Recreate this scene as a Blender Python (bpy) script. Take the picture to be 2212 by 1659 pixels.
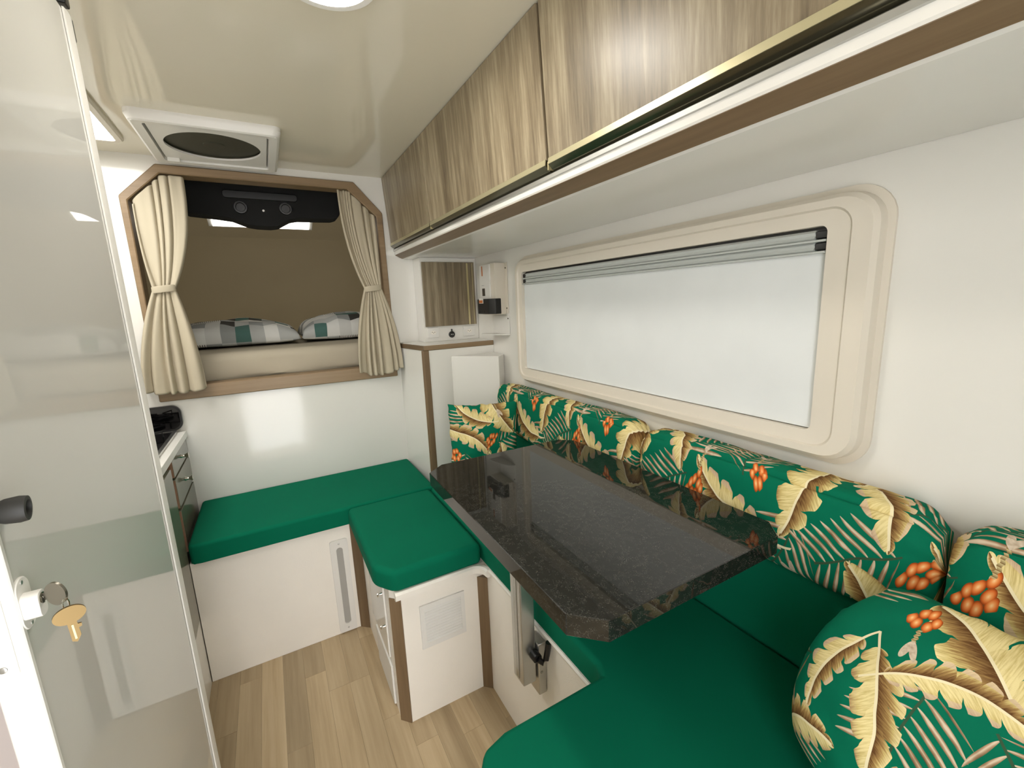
import bpy, bmesh, math, random
from mathutils import Vector, Matrix, noise
random.seed(7)
for o in list(bpy.data.objects): bpy.data.objects.remove(o)
SC = bpy.context.scene
COL = SC.collection
PI = math.pi

# ------------------------------------------------------------------ camera
CAMR = ((0.8712127, 0.4747582, 0.1248721), (-0.4892834, 0.8604341, 0.1423198), (-0.0398767, -0.1850887, 0.9819124))
FPX = 940.71
cam_d = bpy.data.cameras.new('camera'); cam = bpy.data.objects.new('camera', cam_d); COL.objects.link(cam)
cam_d.sensor_fit = 'HORIZONTAL'; cam_d.sensor_width = 36.0; cam_d.lens = FPX / 2212 * 36.0
cam_d.clip_start = 0.01; cam_d.clip_end = 100
r_, f_, u_ = [Vector((CAMR[0][i], CAMR[1][i], CAMR[2][i])) for i in range(3)]
m = Matrix((( r_.x, u_.x, -f_.x, 0.0), (r_.y, u_.y, -f_.y, 0.0), (r_.z, u_.z, -f_.z, 1.25), (0, 0, 0, 1)))
cam.matrix_world = m
SC.camera = cam

# ------------------------------------------------------------------ world, exposure
W = bpy.data.worlds.new('world'); SC.world = W; W.use_nodes = True
bg = W.node_tree.nodes['Background']; bg.inputs[0].default_value = (0.99, 0.98, 0.98, 1); bg.inputs[1].default_value = 4.8
SC.view_settings.view_transform = 'Standard'; SC.view_settings.look = 'None'
SC.view_settings.gamma = 1.0; SC.view_settings.use_curve_mapping = False
SC.view_settings.exposure = 0.50
LAMP = 66.0      # ceiling lamps
NOOKLAMP = 2.4
ROOFLIGHT = 7.0

# ------------------------------------------------------------------ key dimensions (metres)
YW = 2.044       # front wall
XW = 0.900       # window wall
XL = -0.900      # left wall
YR = -0.420      # rear wall
ZC = 1.804       # ceiling
ZS = 0.518       # seat top

# ------------------------------------------------------------------ materials
def srgb(r, g, b):
    f = lambda c: (c/255/12.92) if c/255 <= 0.04045 else ((c/255+0.055)/1.055)**2.4
    return (f(r), f(g), f(b), 1.0)

class NT:
    """small helper around a material's node tree"""
    def __init__(s, name):
        s.m = bpy.data.materials.new(name); s.m.use_nodes = True
        s.t = s.m.node_tree; s.n = s.t.nodes; s.b = s.n['Principled BSDF']
    def node(s, typ, **kw):
        n = s.n.new(typ)
        for k, v in kw.items(): setattr(n, k, v)
        return n
    def put(s, sock, v):
        if v is None: return
        if hasattr(v, 'links') or isinstance(v, bpy.types.NodeSocket): s.t.links.new(v, sock)
        else: sock.default_value = v
    def math(s, op, a, b=None, c=None, clamp=False):
        n = s.node('ShaderNodeMath', operation=op); n.use_clamp = clamp
        s.put(n.inputs[0], a); s.put(n.inputs[1], b); s.put(n.inputs[2], c); return n.outputs[0]
    def mix(s, fac, a, b, blend='MIX'):
        n = s.node('ShaderNodeMix', data_type='RGBA', blend_type=blend)
        s.put(n.inputs[0], fac); s.put(n.inputs[6], a); s.put(n.inputs[7], b); return n.outputs[2]
    def noise(s, vec, scale, detail=3, rough=0.5):
        n = s.node('ShaderNodeTexNoise'); s.put(n.inputs['Vector'], vec); n.inputs['Scale'].default_value = scale
        n.inputs['Detail'].default_value = detail; n.inputs['Roughness'].default_value = rough; return n.outputs['Fac']
    def ramp(s, fac, stops, interp='LINEAR'):
        n = s.node('ShaderNodeValToRGB'); n.color_ramp.interpolation = interp
        e = n.color_ramp.elements
        while len(e) < len(stops): e.new(0.5)
        for i, (p, c) in enumerate(stops): e[i].position = p; e[i].color = c
        s.put(n.inputs[0], fac); return n.outputs[0]
    def coord(s, kind='Object'):
        return s.node('ShaderNodeTexCoord').outputs[kind]
    def mapping(s, vec, scale=(1,1,1), loc=(0,0,0), rot=(0,0,0)):
        n = s.node('ShaderNodeMapping'); s.put(n.inputs[0], vec); n.inputs['Scale'].default_value = scale
        n.inputs['Location'].default_value = loc; n.inputs['Rotation'].default_value = rot; return n.outputs[0]
    def bump(s, h, strength, dist=0.01):
        n = s.node('ShaderNodeBump'); n.inputs['Strength'].default_value = strength; n.inputs['Distance'].default_value = dist
        s.put(n.inputs['Height'], h); s.put(s.b.inputs['Normal'], n.outputs[0])
    def set(s, color=None, rough=None, metal=None, spec=None, coat=None, coatr=None, sheen=None):
        s.put(s.b.inputs['Base Color'], color); s.put(s.b.inputs['Roughness'], rough); s.put(s.b.inputs['Metallic'], metal)
        s.put(s.b.inputs['Specular IOR Level'], spec); s.put(s.b.inputs['Coat Weight'], coat); s.put(s.b.inputs['Coat Roughness'], coatr)
        s.put(s.b.inputs['Sheen Weight'], sheen); return s.m

def plain(name, col, rough=0.5, metal=0.0, var=0.04, scale=8.0, bump=0.0, bscale=200.0, coat=None, spec=None):
    t = NT(name); co = t.coord()
    f = t.noise(co, scale, 3)
    dk = tuple(c*(1-var) for c in col[:3]) + (1,); lt = tuple(min(1, c*(1+var)) for c in col[:3]) + (1,)
    t.set(color=t.mix(f, dk, lt), rough=rough, metal=metal, coat=coat, spec=spec)
    if bump: t.bump(t.noise(co, bscale, 2), bump, 0.002)
    return t.m

def gelcoat(name, col, rough=0.1, wav=0.12, wscale=3.0):
    t = NT(name); co = t.coord()
    t.set(color=t.mix(t.noise(co, 2.0, 2), tuple(c*0.97 for c in col[:3])+(1,), col), rough=rough)
    t.bump(t.noise(co, wscale, 1), wav, 0.02); return t.m

def wood(name, dark, mid, light, axis='z', rough=0.38, scale=1.0):
    """streaky grain running along one axis"""
    t = NT(name); co = t.coord()
    st = {'z': (38, 38, 1.6), 'y': (38, 1.6, 38), 'x': (1.6, 38, 38)}[axis]
    st = tuple(v*scale for v in st)
    info = t.node('ShaderNodeObjectInfo').outputs['Random']
    off = t.node('ShaderNodeVectorMath', operation='ADD'); t.put(off.inputs[0], co)
    cb = t.node('ShaderNodeCombineXYZ'); k = t.math('MULTIPLY', info, 13.0)
    for i in range(3): t.put(cb.inputs[i], k)
    t.put(off.inputs[1], cb.outputs[0]); v = off.outputs[0]
    n1 = t.noise(t.mapping(v, st), 1.0, 6, 0.62)
    n2 = t.noise(t.mapping(v, tuple(a*3.7 for a in st)), 1.0, 4, 0.6)
    n3 = t.noise(t.mapping(v, tuple(a*0.22 for a in st)), 1.0, 2, 0.5)
    f = t.math('ADD', t.math('MULTIPLY', n1, 0.55), t.math('ADD', t.math('MULTIPLY', n2, 0.25), t.math('MULTIPLY', n3, 0.28)))
    c = t.ramp(f, [(0.34, dark), (0.52, mid), (0.70, light)])
    tone = t.math('ADD', 0.84, t.math('MULTIPLY', info, 0.30))
    hs = t.node('ShaderNodeHueSaturation'); t.put(hs.inputs['Value'], tone); t.put(hs.inputs['Color'], c)
    t.set(color=hs.outputs[0], rough=rough); t.bump(f, 0.10, 0.002); return t.m

M = {}
M['white'] = gelcoat('white_gelcoat', srgb(232, 230, 223), 0.16, 0.10)
M['wallgloss'] = gelcoat('wall_gloss', srgb(230, 228, 221), 0.09, 0.10, 4.0)
M['ceiling'] = gelcoat('ceiling_gloss', srgb(226, 219, 200), 0.06, 0.28, 2.6)
M['doorwhite'] = gelcoat('door_gloss', srgb(205, 204, 198), 0.015, 0.004, 2.0)
M['divider'] = plain('divider_white', srgb(206, 197, 195), 0.4)
M['bench'] = plain('bench_white', srgb(242, 237, 227), 0.42, bump=0.15, bscale=400)
M['frame'] = plain('window_frame_cream', srgb(222, 214, 199), 0.45)
M['plastic'] = plain('white_plastic', srgb(228, 226, 220), 0.35)
M['grey'] = plain('grey_diffuser', srgb(168, 166, 160), 0.4)
M['alu'] = plain('aluminium', srgb(196, 196, 192), 0.28, metal=0.9, var=0.03)
M['alurail'] = plain('painted_rail', srgb(192, 196, 192), 0.35, var=0.03)
M['chrome'] = plain('chrome', srgb(225, 222, 215), 0.08, metal=1.0, var=0.02)
M['brass'] = plain('brass', srgb(128, 108, 74), 0.45, metal=1.0, var=0.06)
M['gold'] = plain('brass_strip', srgb(196, 184, 140), 0.35, metal=0.5, var=0.05)
M['darkmetal'] = plain('bronze_profile', srgb(104, 100, 82), 0.16, metal=0.85, var=0.05)
M['black'] = plain('black_plastic', srgb(22, 22, 22), 0.35)
M['rubber'] = plain('black_rubber', srgb(42, 42, 40), 0.55)
M['nickel'] = plain('nickel', srgb(150, 146, 136), 0.35, metal=1.0, var=0.05)
M['bronze'] = plain('bronze_reflection', srgb(196, 188, 152), 0.35, metal=0.6, var=0.03)
M['felt'] = plain('black_felt', srgb(20, 20, 19), 0.95, bump=0.4, bscale=700)
M['glassblack'] = plain('black_glass', srgb(6, 6, 6), 0.04)
M['steel'] = plain('stainless', srgb(170, 170, 165), 0.2, metal=0.9)
M['cabgrey'] = plain('grey_laminate', srgb(118, 114, 99), 0.15, var=0.03)
M['trim'] = wood('brown_trim', srgb(90, 71, 50), srgb(115, 94, 69), srgb(131, 110, 84), 'z', 0.42, 0.7)
M['trimy'] = wood('brown_trim_long', srgb(90, 71, 50), srgb(115, 94, 69), srgb(131, 110, 84), 'y', 0.42, 0.7)
M['trimx'] = wood('brown_trim_cross', srgb(108, 88, 64), srgb(130, 108, 80), srgb(144, 122, 94), 'x', 0.42, 0.7)
M['oak'] = wood('grey_oak', srgb(90, 77, 58), srgb(134, 120, 96), srgb(178, 165, 138), 'z', 0.36, 1.5)
M['plank'] = wood('floor_oak', srgb(142, 121, 90), srgb(171, 150, 117), srgb(190, 170, 137), 'y', 0.4, 0.55)
M['edgebrown'] = plain('chipboard_edge', srgb(140, 106, 82), 0.5)
M['orange'] = plain('orange_label', srgb(196, 110, 40), 0.4)
M['screen'] = plain('grey_display', srgb(66, 58, 50), 0.2)
M['nook'] = plain('nook_lining', srgb(106, 98, 80), 0.8, bump=0.2, bscale=300)
M['nookceil'] = plain('nook_ceiling', srgb(160, 148, 122), 0.75)
M['fanmesh'] = plain('fan_mesh', srgb(64, 62, 50), 0.6)

def fabric(name, col, sheen=0.0, wr=0.12, rough=0.85):
    t = NT(name); co = t.coord()
    f = t.noise(co, 5.0, 3)
    dk = tuple(c*0.9 for c in col[:3])+(1,); lt = tuple(min(1, c*1.08) for c in col[:3])+(1,)
    t.set(color=t.mix(f, dk, lt), rough=rough, sheen=sheen, spec=0.12)
    h = t.math('ADD', t.math('MULTIPLY', t.noise(co, 900, 2), 0.12), t.noise(co, 14, 2))
    t.bump(h, wr, 0.004); return t.m
M['green'] = fabric('green_fabric', srgb(0, 104, 76), 0.0, 0.08)
M['curtain'] = fabric('beige_curtain', srgb(186, 176, 154), 0.0, 0.15, 0.7)
M['sheet'] = fabric('cream_sheet', srgb(176, 167, 148), 0.0, 0.2)
M['blind'] = fabric('pleated_blind', srgb(226, 229, 228), 0.0, 0.1, 0.5)

def emit(name, col, strength):
    t = NT(name); t.b.inputs['Base Color'].default_value = (0.9, 0.9, 0.88, 1)
    t.b.inputs['Emission Color'].default_value = col; t.b.inputs['Emission Strength'].default_value = strength
    t.b.inputs['Roughness'].default_value = 0.4; return t.m
M['lamp'] = emit('lamp_diffuser', (1.0, 0.95, 0.87, 1), LAMP)
M['nooklamp'] = emit('nook_diffuser', (1.0, 0.96, 0.88, 1), NOOKLAMP)
M['rooflight'] = emit('roof_light_panel', (1.0, 0.99, 0.96, 1), ROOFLIGHT)

def granite():
    t = NT('black_granite'); co = t.coord()
    v = t.node('ShaderNodeTexVoronoi'); t.put(v.inputs['Vector'], co); v.inputs['Scale'].default_value = 320
    n = t.noise(co, 90, 4, 0.6); n2 = t.noise(co, 620, 1)
    f = t.math('MULTIPLY', t.math('GREATER_THAN', n2, 0.60), t.math('GREATER_THAN', n, 0.5))
    c = t.mix(n, srgb(20, 20, 18), srgb(40, 40, 36)); c = t.mix(t.math('MULTIPLY', f, 0.45), c, srgb(92, 90, 82))
    return t.set(color=c, rough=0.03, spec=0.5)
M['granite'] = granite()

def patchwork():
    t = NT('patchwork_fabric'); uv = t.coord('UV')
    sk = t.mapping(uv, (17, 17, 1), rot=(0, 0, 0.0))
    sep = t.node('ShaderNodeSeparateXYZ'); t.put(sep.inputs[0], sk)
    row = t.math('FLOOR', sep.outputs[1])
    slant = t.math('MULTIPLY', t.math('PINGPONG', sep.outputs[0], 1.0), 0.35)
    row = t.math('FLOOR', t.math('ADD', sep.outputs[1], slant))
    colx = t.math('FLOOR', sep.outputs[0])
    cb = t.node('ShaderNodeCombineXYZ'); t.put(cb.inputs[0], colx); t.put(cb.inputs[1], row)
    wn = t.node('ShaderNodeTexWhiteNoise', noise_dimensions='2D'); t.put(wn.inputs[0], cb.outputs[0])
    c = t.ramp(wn.outputs[0], [(0.0, srgb(222, 222, 216)), (0.26, srgb(182, 184, 180)), (0.45, srgb(150, 153, 150)), (0.60, srgb(206, 206, 200)),
                               (0.72, srgb(58, 56, 52)), (0.84, srgb(74, 110, 102)), (0.93, srgb(230, 229, 222))], 'CONSTANT')
    stripe = t.math('GREATER_THAN', t.math('FRACT', t.math('MULTIPLY', sep.outputs[0], 7.0)), 0.55)
    sel = t.math('MULTIPLY', t.math('MULTIPLY', t.math('GREATER_THAN', wn.outputs[0], 0.93), stripe), 0.85)
    c = t.mix(sel, c, srgb(60, 58, 54))
    t.set(color=c, rough=0.8); t.bump(t.noise(t.coord(), 30, 3), 0.3, 0.004); return t.m
M['patch'] = patchwork()

# ---- tropical print: node groups for one leaf, one palm frond and one flower spray, repeated over a tile
TILE = 0.34
def group_base(name, ins):
    g = bpy.data.node_groups.new(name, 'ShaderNodeTree')
    g.interface.new_socket('UV', in_out='INPUT', socket_type='NodeSocketVector')
    for i in ins: g.interface.new_socket(i, in_out='INPUT', socket_type='NodeSocketFloat')
    g.interface.new_socket('Fac', in_out='OUTPUT', socket_type='NodeSocketFloat')
    g.interface.new_socket('Color', in_out='OUTPUT', socket_type='NodeSocketColor')
    t = NT.__new__(NT); t.t = g; t.n = g.nodes; t.b = None
    gi = t.node('NodeGroupInput'); go = t.node('NodeGroupOutput')
    return g, t, gi, go
def local(t, gi):
    sep = t.node('ShaderNodeSeparateXYZ'); t.put(sep.inputs[0], gi.outputs['UV'])
    def wrap(a, c): return t.math('SUBTRACT', t.math('FLOORED_MODULO', t.math('ADD', t.math('SUBTRACT', a, c), TILE/2), TILE), TILE/2)
    dx = wrap(sep.outputs[0], gi.outputs['cx']); dy = wrap(sep.outputs[1], gi.outputs['cy'])
    ca = t.math('COSINE', gi.outputs['angle']); sa = t.math('SINE', gi.outputs['angle'])
    x = t.math('ADD', t.math('MULTIPLY', dx, ca), t.math('MULTIPLY', dy, sa))
    y = t.math('SUBTRACT', t.math('MULTIPLY', dy, ca), t.math('MULTIPLY', dx, sa))
    return x, y, dx, dy
def leaf_group():
    g, t, gi, go = group_base('leaf_print', ['cx', 'cy', 'angle', 'length', 'width', 'bend', 'teeth', 'pink'])
    x, y, dx, dy = local(t, gi)
    s = t.math('ADD', t.math('DIVIDE', x, gi.outputs['length']), 0.5)
    par = t.math('MULTIPLY', t.math('MULTIPLY', s, t.math('SUBTRACT', 1.0, s)), 4.0)
    yy = t.math('SUBTRACT', y, t.math('MULTIPLY', par, gi.outputs['bend']))
    sc = t.math('MINIMUM', t.math('MAXIMUM', s, 0.0), 1.0)
    w = t.math('MULTIPLY', t.math('POWER', t.math('SINE', t.math('MULTIPLY', t.math('POWER', sc, 0.75), PI)), 0.62), gi.outputs['width'])
    w = t.math('MAXIMUM', w, 1e-4)
    tt = t.math('DIVIDE', t.math('ABSOLUTE', yy), w)
    side = t.math('GREATER_THAN', yy, 0.0)
    ph = t.math('SUBTRACT', t.math('ADD', t.math('MULTIPLY', s, gi.outputs['teeth']), t.math('MULTIPLY', side, 0.37)), t.math('MULTIPLY', tt, 0.9))
    wob = t.math('MULTIPLY', t.noise(gi.outputs['UV'], 28, 2), 1.3)
    saw = t.math('FRACT', t.math('ADD', ph, wob))
    edge = t.math('SUBTRACT', 1.0, t.math('MULTIPLY', t.math('POWER', saw, 3.0), 0.62))
    inside = t.math('LESS_THAN', tt, edge)
    rng = t.math('MULTIPLY', t.math('GREATER_THAN', s, 0.0), t.math('LESS_THAN', s, 1.0))
    stem = t.math('MULTIPLY', t.math('LESS_THAN', t.math('ABSOLUTE', yy), 0.0016), t.math('MULTIPLY', t.math('GREATER_THAN', s, -0.16), t.math('LESS_THAN', s, 0.97)))
    fac = t.math('MAXIMUM', t.math('MULTIPLY', inside, rng), stem)
    # streaks that sweep out from the midrib
    cb = t.node('ShaderNodeCombineXYZ')
    t.put(cb.inputs[0], t.math('SUBTRACT', t.math('MULTIPLY', x, 420.0), t.math('MULTIPLY', t.math('ABSOLUTE', yy), 330.0))); t.put(cb.inputs[1], t.math('MULTIPLY', yy, 60.0))
    st = t.noise(cb.outputs[0], 1.0, 4, 0.6)
    fold = t.math('MULTIPLY', side, t.math('SUBTRACT', 1.0, tt))
    rim = t.math('MULTIPLY', t.math('SUBTRACT', 1.0, side), t.math('POWER', t.math('MINIMUM', tt, 1.0), 3.0))
    f = t.math('ADD', t.math('ADD', t.math('MULTIPLY', fold, 0.95), t.math('MULTIPLY', rim, 0.55)), t.math('MULTIPLY', t.math('SUBTRACT', st, 0.5), 1.15))
    f = t.math('ADD', f, t.math('MULTIPLY', saw, 0.14))
    c = t.ramp(f, [(0.0, srgb(232, 216, 158)), (0.28, srgb(206, 186, 122)), (0.55, srgb(160, 128, 78)), (0.95, srgb(98, 66, 36))])
    tip = t.math('MULTIPLY', t.math('GREATER_THAN', tt, 0.72), gi.outputs['pink'])
    c = t.mix(t.math('MULTIPLY', tip, 0.6), c, srgb(205, 178, 158))
    c = t.mix(stem, c, srgb(236, 224, 186))
    t.put(go.inputs[0], fac); t.put(go.inputs[1], c); return g
def frond_group():
    g, t, gi, go = group_base('frond_print', ['cx', 'cy', 'angle', 'length', 'width', 'bend', 'teeth'])
    x, y, dx, dy = local(t, gi)
    s = t.math('ADD', t.math('DIVIDE', x, gi.outputs['length']), 0.5)
    par = t.math('MULTIPLY', t.math('MULTIPLY', s, t.math('SUBTRACT', 1.0, s)), 4.0)
    yy = t.math('SUBTRACT', y, t.math('MULTIPLY', par, gi.outputs['bend']))
    ab = t.math('ABSOLUTE', yy); tt = t.math('DIVIDE', ab, gi.outputs['width'])
    side = t.math('GREATER_THAN', yy, 0.0)
    q = t.math('SUBTRACT', s, t.math('MULTIPLY', t.math('POWER', tt, 1.15), 0.26))
    qi = t.math('ADD', t.math('MULTIPLY', q, gi.outputs['teeth']), t.math('MULTIPLY', side, 0.4))
    k = t.math('FRACT', qi)
    prof = t.math('MULTIPLY', t.math('POWER', t.math('MAXIMUM', t.math('SINE', t.math('MULTIPLY', t.math('MINIMUM', tt, 1.0), PI)), 0.0), 0.7), 0.26)
    lim = t.math('MULTIPLY', t.math('LESS_THAN', tt, 1.0), t.math('MULTIPLY', t.math('GREATER_THAN', q, 0.02), t.math('LESS_THAN', q, 0.86)))
    lea = t.math('MULTIPLY', t.math('LESS_THAN', t.math('ABSOLUTE', t.math('SUBTRACT', k, 0.5)), prof), lim)
    stem = t.math('MULTIPLY', t.math('LESS_THAN', ab, 0.0014), t.math('MULTIPLY', t.math('GREATER_THAN', s, 0.0), t.math('LESS_THAN', s, 0.85)))
    f = t.math('ADD', t.math('MULTIPLY', t.math('SUBTRACT', t.noise(gi.outputs['UV'], 45, 2), 0.5), 1.0), t.math('ADD', 0.1, t.math('MULTIPLY', t.math('ABSOLUTE', t.math('SUBTRACT', k, 0.45)), 2.2)))
    c = t.ramp(f, [(0.1, srgb(212, 194, 168)), (0.4, srgb(164, 134, 104)), (0.8, srgb(104, 84, 60)), (1.0, srgb(44, 66, 44))])
    c = t.mix(stem, c, srgb(56, 84, 60))
    t.put(go.inputs[0], t.math('MAXIMUM', lea, stem)); t.put(go.inputs[1], c); return g
def flower_group():
    g, t, gi, go = group_base('flower_print', ['cx', 'cy', 'angle', 'length', 'width'])
    x, y, dx, dy = local(t, gi)
    cb = t.node('ShaderNodeCombineXYZ'); t.put(cb.inputs[0], t.math('MULTIPLY', x, 0.5)); t.put(cb.inputs[1], y)
    v = t.node('ShaderNodeTexVoronoi', voronoi_dimensions='2D'); t.put(v.inputs['Vector'], cb.outputs[0]); v.inputs['Scale'].default_value = 112.0
    v.inputs['Randomness'].default_value = 0.75
    sp = t.node('ShaderNodeSeparateXYZ'); t.put(sp.inputs[0], v.outputs['Position'])
    ex = t.math('DIVIDE', t.math('DIVIDE', sp.outputs[0], 0.5), gi.outputs['length']); ey = t.math('DIVIDE', sp.outputs[1], gi.outputs['width'])
    ell = t.math('ADD', t.math('MULTIPLY', ex, ex), t.math('MULTIPLY', ey, ey))
    d = v.outputs['Distance']
    pet = t.math('MULTIPLY', t.math('LESS_THAN', ell, 1.0), t.math('LESS_THAN', d, 0.60))
    # twisted stem and a pale bud beyond the spray
    wig = t.math('MULTIPLY', t.math('SINE', t.math('MULTIPLY', x, 900.0)), 0.0008)
    L = gi.outputs['length']
    stm = t.math('MULTIPLY', t.math('LESS_THAN', t.math('ABSOLUTE', t.math('ADD', y, wig)), 0.0022),
                 t.math('MULTIPLY', t.math('GREATER_THAN', x, L), t.math('LESS_THAN', x, t.math('MULTIPLY', L, 2.3))))
    bx = t.math('DIVIDE', t.math('SUBTRACT', x, t.math('MULTIPLY', L, 2.75)), 0.0135)
    by = t.math('DIVIDE', t.math('SUBTRACT', t.math('ABSOLUTE', y), t.math('MULTIPLY', t.math('ADD', bx, 1.0), 0.0035)), 0.0042)
    bud = t.math('LESS_THAN', t.math('ADD', t.math('MULTIPLY', bx, bx), t.math('MULTIPLY', by, by)), 1.0)
    c = t.ramp(d, [(0.0, srgb(246, 206, 150)), (0.2, srgb(238, 158, 92)), (0.42, srgb(212, 106, 44)), (0.58, srgb(138, 60, 22))])
    c = t.mix(stm, c, t.mix(t.math('FRACT', t.math('MULTIPLY', x, 280.0)), srgb(120, 92, 52), srgb(206, 190, 140)))
    c = t.mix(bud, c, t.mix(t.noise(gi.outputs['UV'], 220, 2), srgb(150, 124, 96), srgb(240, 228, 206)))
    t.put(go.inputs[0], t.math('MAXIMUM', pet, t.math('MAXIMUM', stm, bud))); t.put(go.inputs[1], c); return g

PRINT = {'leaf': leaf_group(), 'frond': frond_group(), 'flower': flower_group()}
def tropical(name, scale, layout, warp=0.022):
    """printed cotton: leaves, fronds and flower sprays laid over plain green; layout rows are (kind, x, y, degrees, length, width, bend, teeth, pink)"""
    t = NT(name); uv = t.mapping(t.coord('UV'), (scale, scale, 1))
    dis = t.node('ShaderNodeTexNoise'); t.put(dis.inputs['Vector'], uv); dis.inputs['Scale'].default_value = 9.0
    sub = t.node('ShaderNodeVectorMath', operation='SUBTRACT'); t.put(sub.inputs[0], dis.outputs['Color']); sub.inputs[1].default_value = (0.5, 0.5, 0.5)
    scl = t.node('ShaderNodeVectorMath', operation='SCALE'); t.put(scl.inputs[0], sub.outputs[0]); scl.inputs['Scale'].default_value = warp
    add = t.node('ShaderNodeVectorMath', operation='ADD'); t.put(add.inputs[0], uv); t.put(add.inputs[1], scl.outputs[0]); v = add.outputs[0]
    c = srgb(0, 106, 78)
    for kind, *a in layout:
        n = t.node('ShaderNodeGroup'); n.node_tree = PRINT[kind]; t.put(n.inputs['UV'], v)
        a[2] = math.radians(a[2])
        for k, val in zip(('cx', 'cy', 'angle', 'length', 'width', 'bend', 'teeth', 'pink'), a): n.inputs[k].default_value = val
        c = t.mix(n.outputs['Fac'], c, n.outputs['Color'])
    t.set(color=c, rough=0.8, spec=0.12)
    co = t.coord()
    t.bump(t.math('ADD', t.math('MULTIPLY', t.noise(co, 900, 2), 0.1), t.noise(co, 18, 3)), 0.25, 0.006)
    return t.m
M['tropic'] = tropical('tropical_print', 0.86, [
    ('frond', 0.075, 0.262, 60, 0.15, 0.056, 0.010, 10), ('frond', 0.215, 0.090, -125, 0.16, 0.060, -0.012, 10),
    ('frond', 0.305, 0.225, 25, 0.13, 0.048, 0.0, 9), ('frond', 0.120, 0.110, -100, 0.13, 0.048, 0.008, 9),
    ('leaf', 0.030, 0.050, -20, 0.15, 0.032, 0.016, 5, 0.4), ('leaf', 0.045, 0.150, 78, 0.17, 0.036, 0.012, 5, 0.0),
    ('leaf', 0.150, 0.205, -28, 0.17, 0.036, 0.024, 6, 1.0), ('leaf', 0.262, 0.305, -62, 0.18, 0.042, -0.016, 5, 0.0),
    ('leaf', 0.290, 0.130, 112, 0.15, 0.034, 0.014, 5, 1.0), ('leaf', 0.165, 0.025, 8, 0.14, 0.032, 0.016, 5, 0.3),
    ('leaf', 0.170, 0.305, 150, 0.13, 0.030, 0.014, 5, 0.6), ('leaf', 0.325, 0.030, -80, 0.12, 0.028, -0.012, 5, 0.2),
    ('flower', 0.105, 0.165, -80, 0.024, 0.018), ('flower', 0.225, 0.215, -105, 0.027, 0.019), ('flower', 0.010, 0.325, -60, 0.023, 0.017), ('flower', 0.230, 0.020, -70, 0.024, 0.018)])
M['tropic_big'] = tropical('tropical_print_large', 1.0, [
    ('frond', 0.140, 0.165, -88, 0.120, 0.060, -0.004, 8), ('frond', 0.290, 0.110, -150, 0.15, 0.055, 0.0, 9), ('frond', 0.005, 0.010, 60, 0.12, 0.05, 0.0, 9),
    ('leaf', 0.046, 0.150, -95, 0.150, 0.022, -0.008, 5, 1.0), ('leaf', 0.105, 0.150, -68, 0.165, 0.030, 0.006, 5, 0.2),
    ('leaf', 0.132, 0.293, 152, 0.150, 0.046, -0.012, 4, 0.0), ('leaf', 0.168, 0.222, 16, 0.150, 0.026, 0.026, 8, 1.0),
    ('leaf', 0.225, 0.150, -160, 0.120, 0.036, 0.012, 5, 0.3), ('leaf', 0.290, 0.240, -110, 0.15, 0.034, 0.012, 5, 0.6), ('leaf', 0.180, 0.050, 20, 0.15, 0.034, 0.016, 5, 0.0), ('leaf', 0.280, 0.010, 100, 0.13, 0.030, 0.016, 5, 0.0),
    ('leaf', 0.045, 0.045, 30, 0.11, 0.026, 0.012, 5, 0.4), ('frond', 0.235, 0.195, -40, 0.10, 0.045, 0.0, 8), ('leaf', 0.150, 0.085, -125, 0.11, 0.028, 0.012, 5, 0.5), ('flower', 0.080, 0.297, -69, 0.019, 0.019), ('flower', 0.240, 0.095, -100, 0.022, 0.018)], 0.012)

# ------------------------------------------------------------------ mesh helpers
ORIGIN = {}
def V(*a): return Vector(a)
def obj(name, bm, mat, parent=None, ang=0.7, origin=None, recalc=True, wn=True):
    """link a bmesh (world coordinates) as one mesh object; parts are stored relative to their thing's origin"""
    if recalc: bmesh.ops.recalc_face_normals(bm, faces=bm.faces[:])
    for f in bm.faces: f.smooth = True
    for e in bm.edges: e.smooth = (len(e.link_faces) != 2) or e.calc_face_angle(0) < ang
    if parent is not None: off = ORIGIN[parent.name]
    elif origin is not None: off = Vector(origin)
    else: off = V(0, 0, 0)
    bmesh.ops.translate(bm, verts=bm.verts[:], vec=-off)
    me = bpy.data.meshes.new(name); bm.to_mesh(me); bm.free()
    if mat is not None: me.materials.append(M[mat] if isinstance(mat, str) else mat)
    o = bpy.data.objects.new(name, me); COL.objects.link(o)
    if parent is not None: o.parent = parent
    else: o.location = off
    if wn and len(me.polygons) < 3000:
        wm = o.modifiers.new('normals', 'WEIGHTED_NORMAL'); wm.keep_sharp = True; wm.weight = 100
    ORIGIN[o.name] = off
    return o
def thing(name, label, cat, loc, group=None):
    o = bpy.data.objects.new(name, None); COL.objects.link(o); o.empty_display_size = 0.05
    o.location = loc; o['label'] = label; o['category'] = cat
    if group: o['group'] = group
    ORIGIN[o.name] = Vector(loc); return o
def tag(o, label, cat, group=None):
    o['label'] = label; o['category'] = cat
    if group: o['group'] = group
    return o
def struct(o, label=None):
    o['kind'] = 'structure'
    if label: o['label'] = label
    return o
def bev(bm, w, seg=2, edges=None):
    if w > 0:
        es = edges if edges is not None else [e for e in bm.edges if len(e.link_faces) == 2 and e.calc_face_angle(0) > 0.3]
        bmesh.ops.bevel(bm, geom=es, offset=w, segments=seg, profile=0.5, affect='EDGES', clamp_overlap=True)
    return bm
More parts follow.
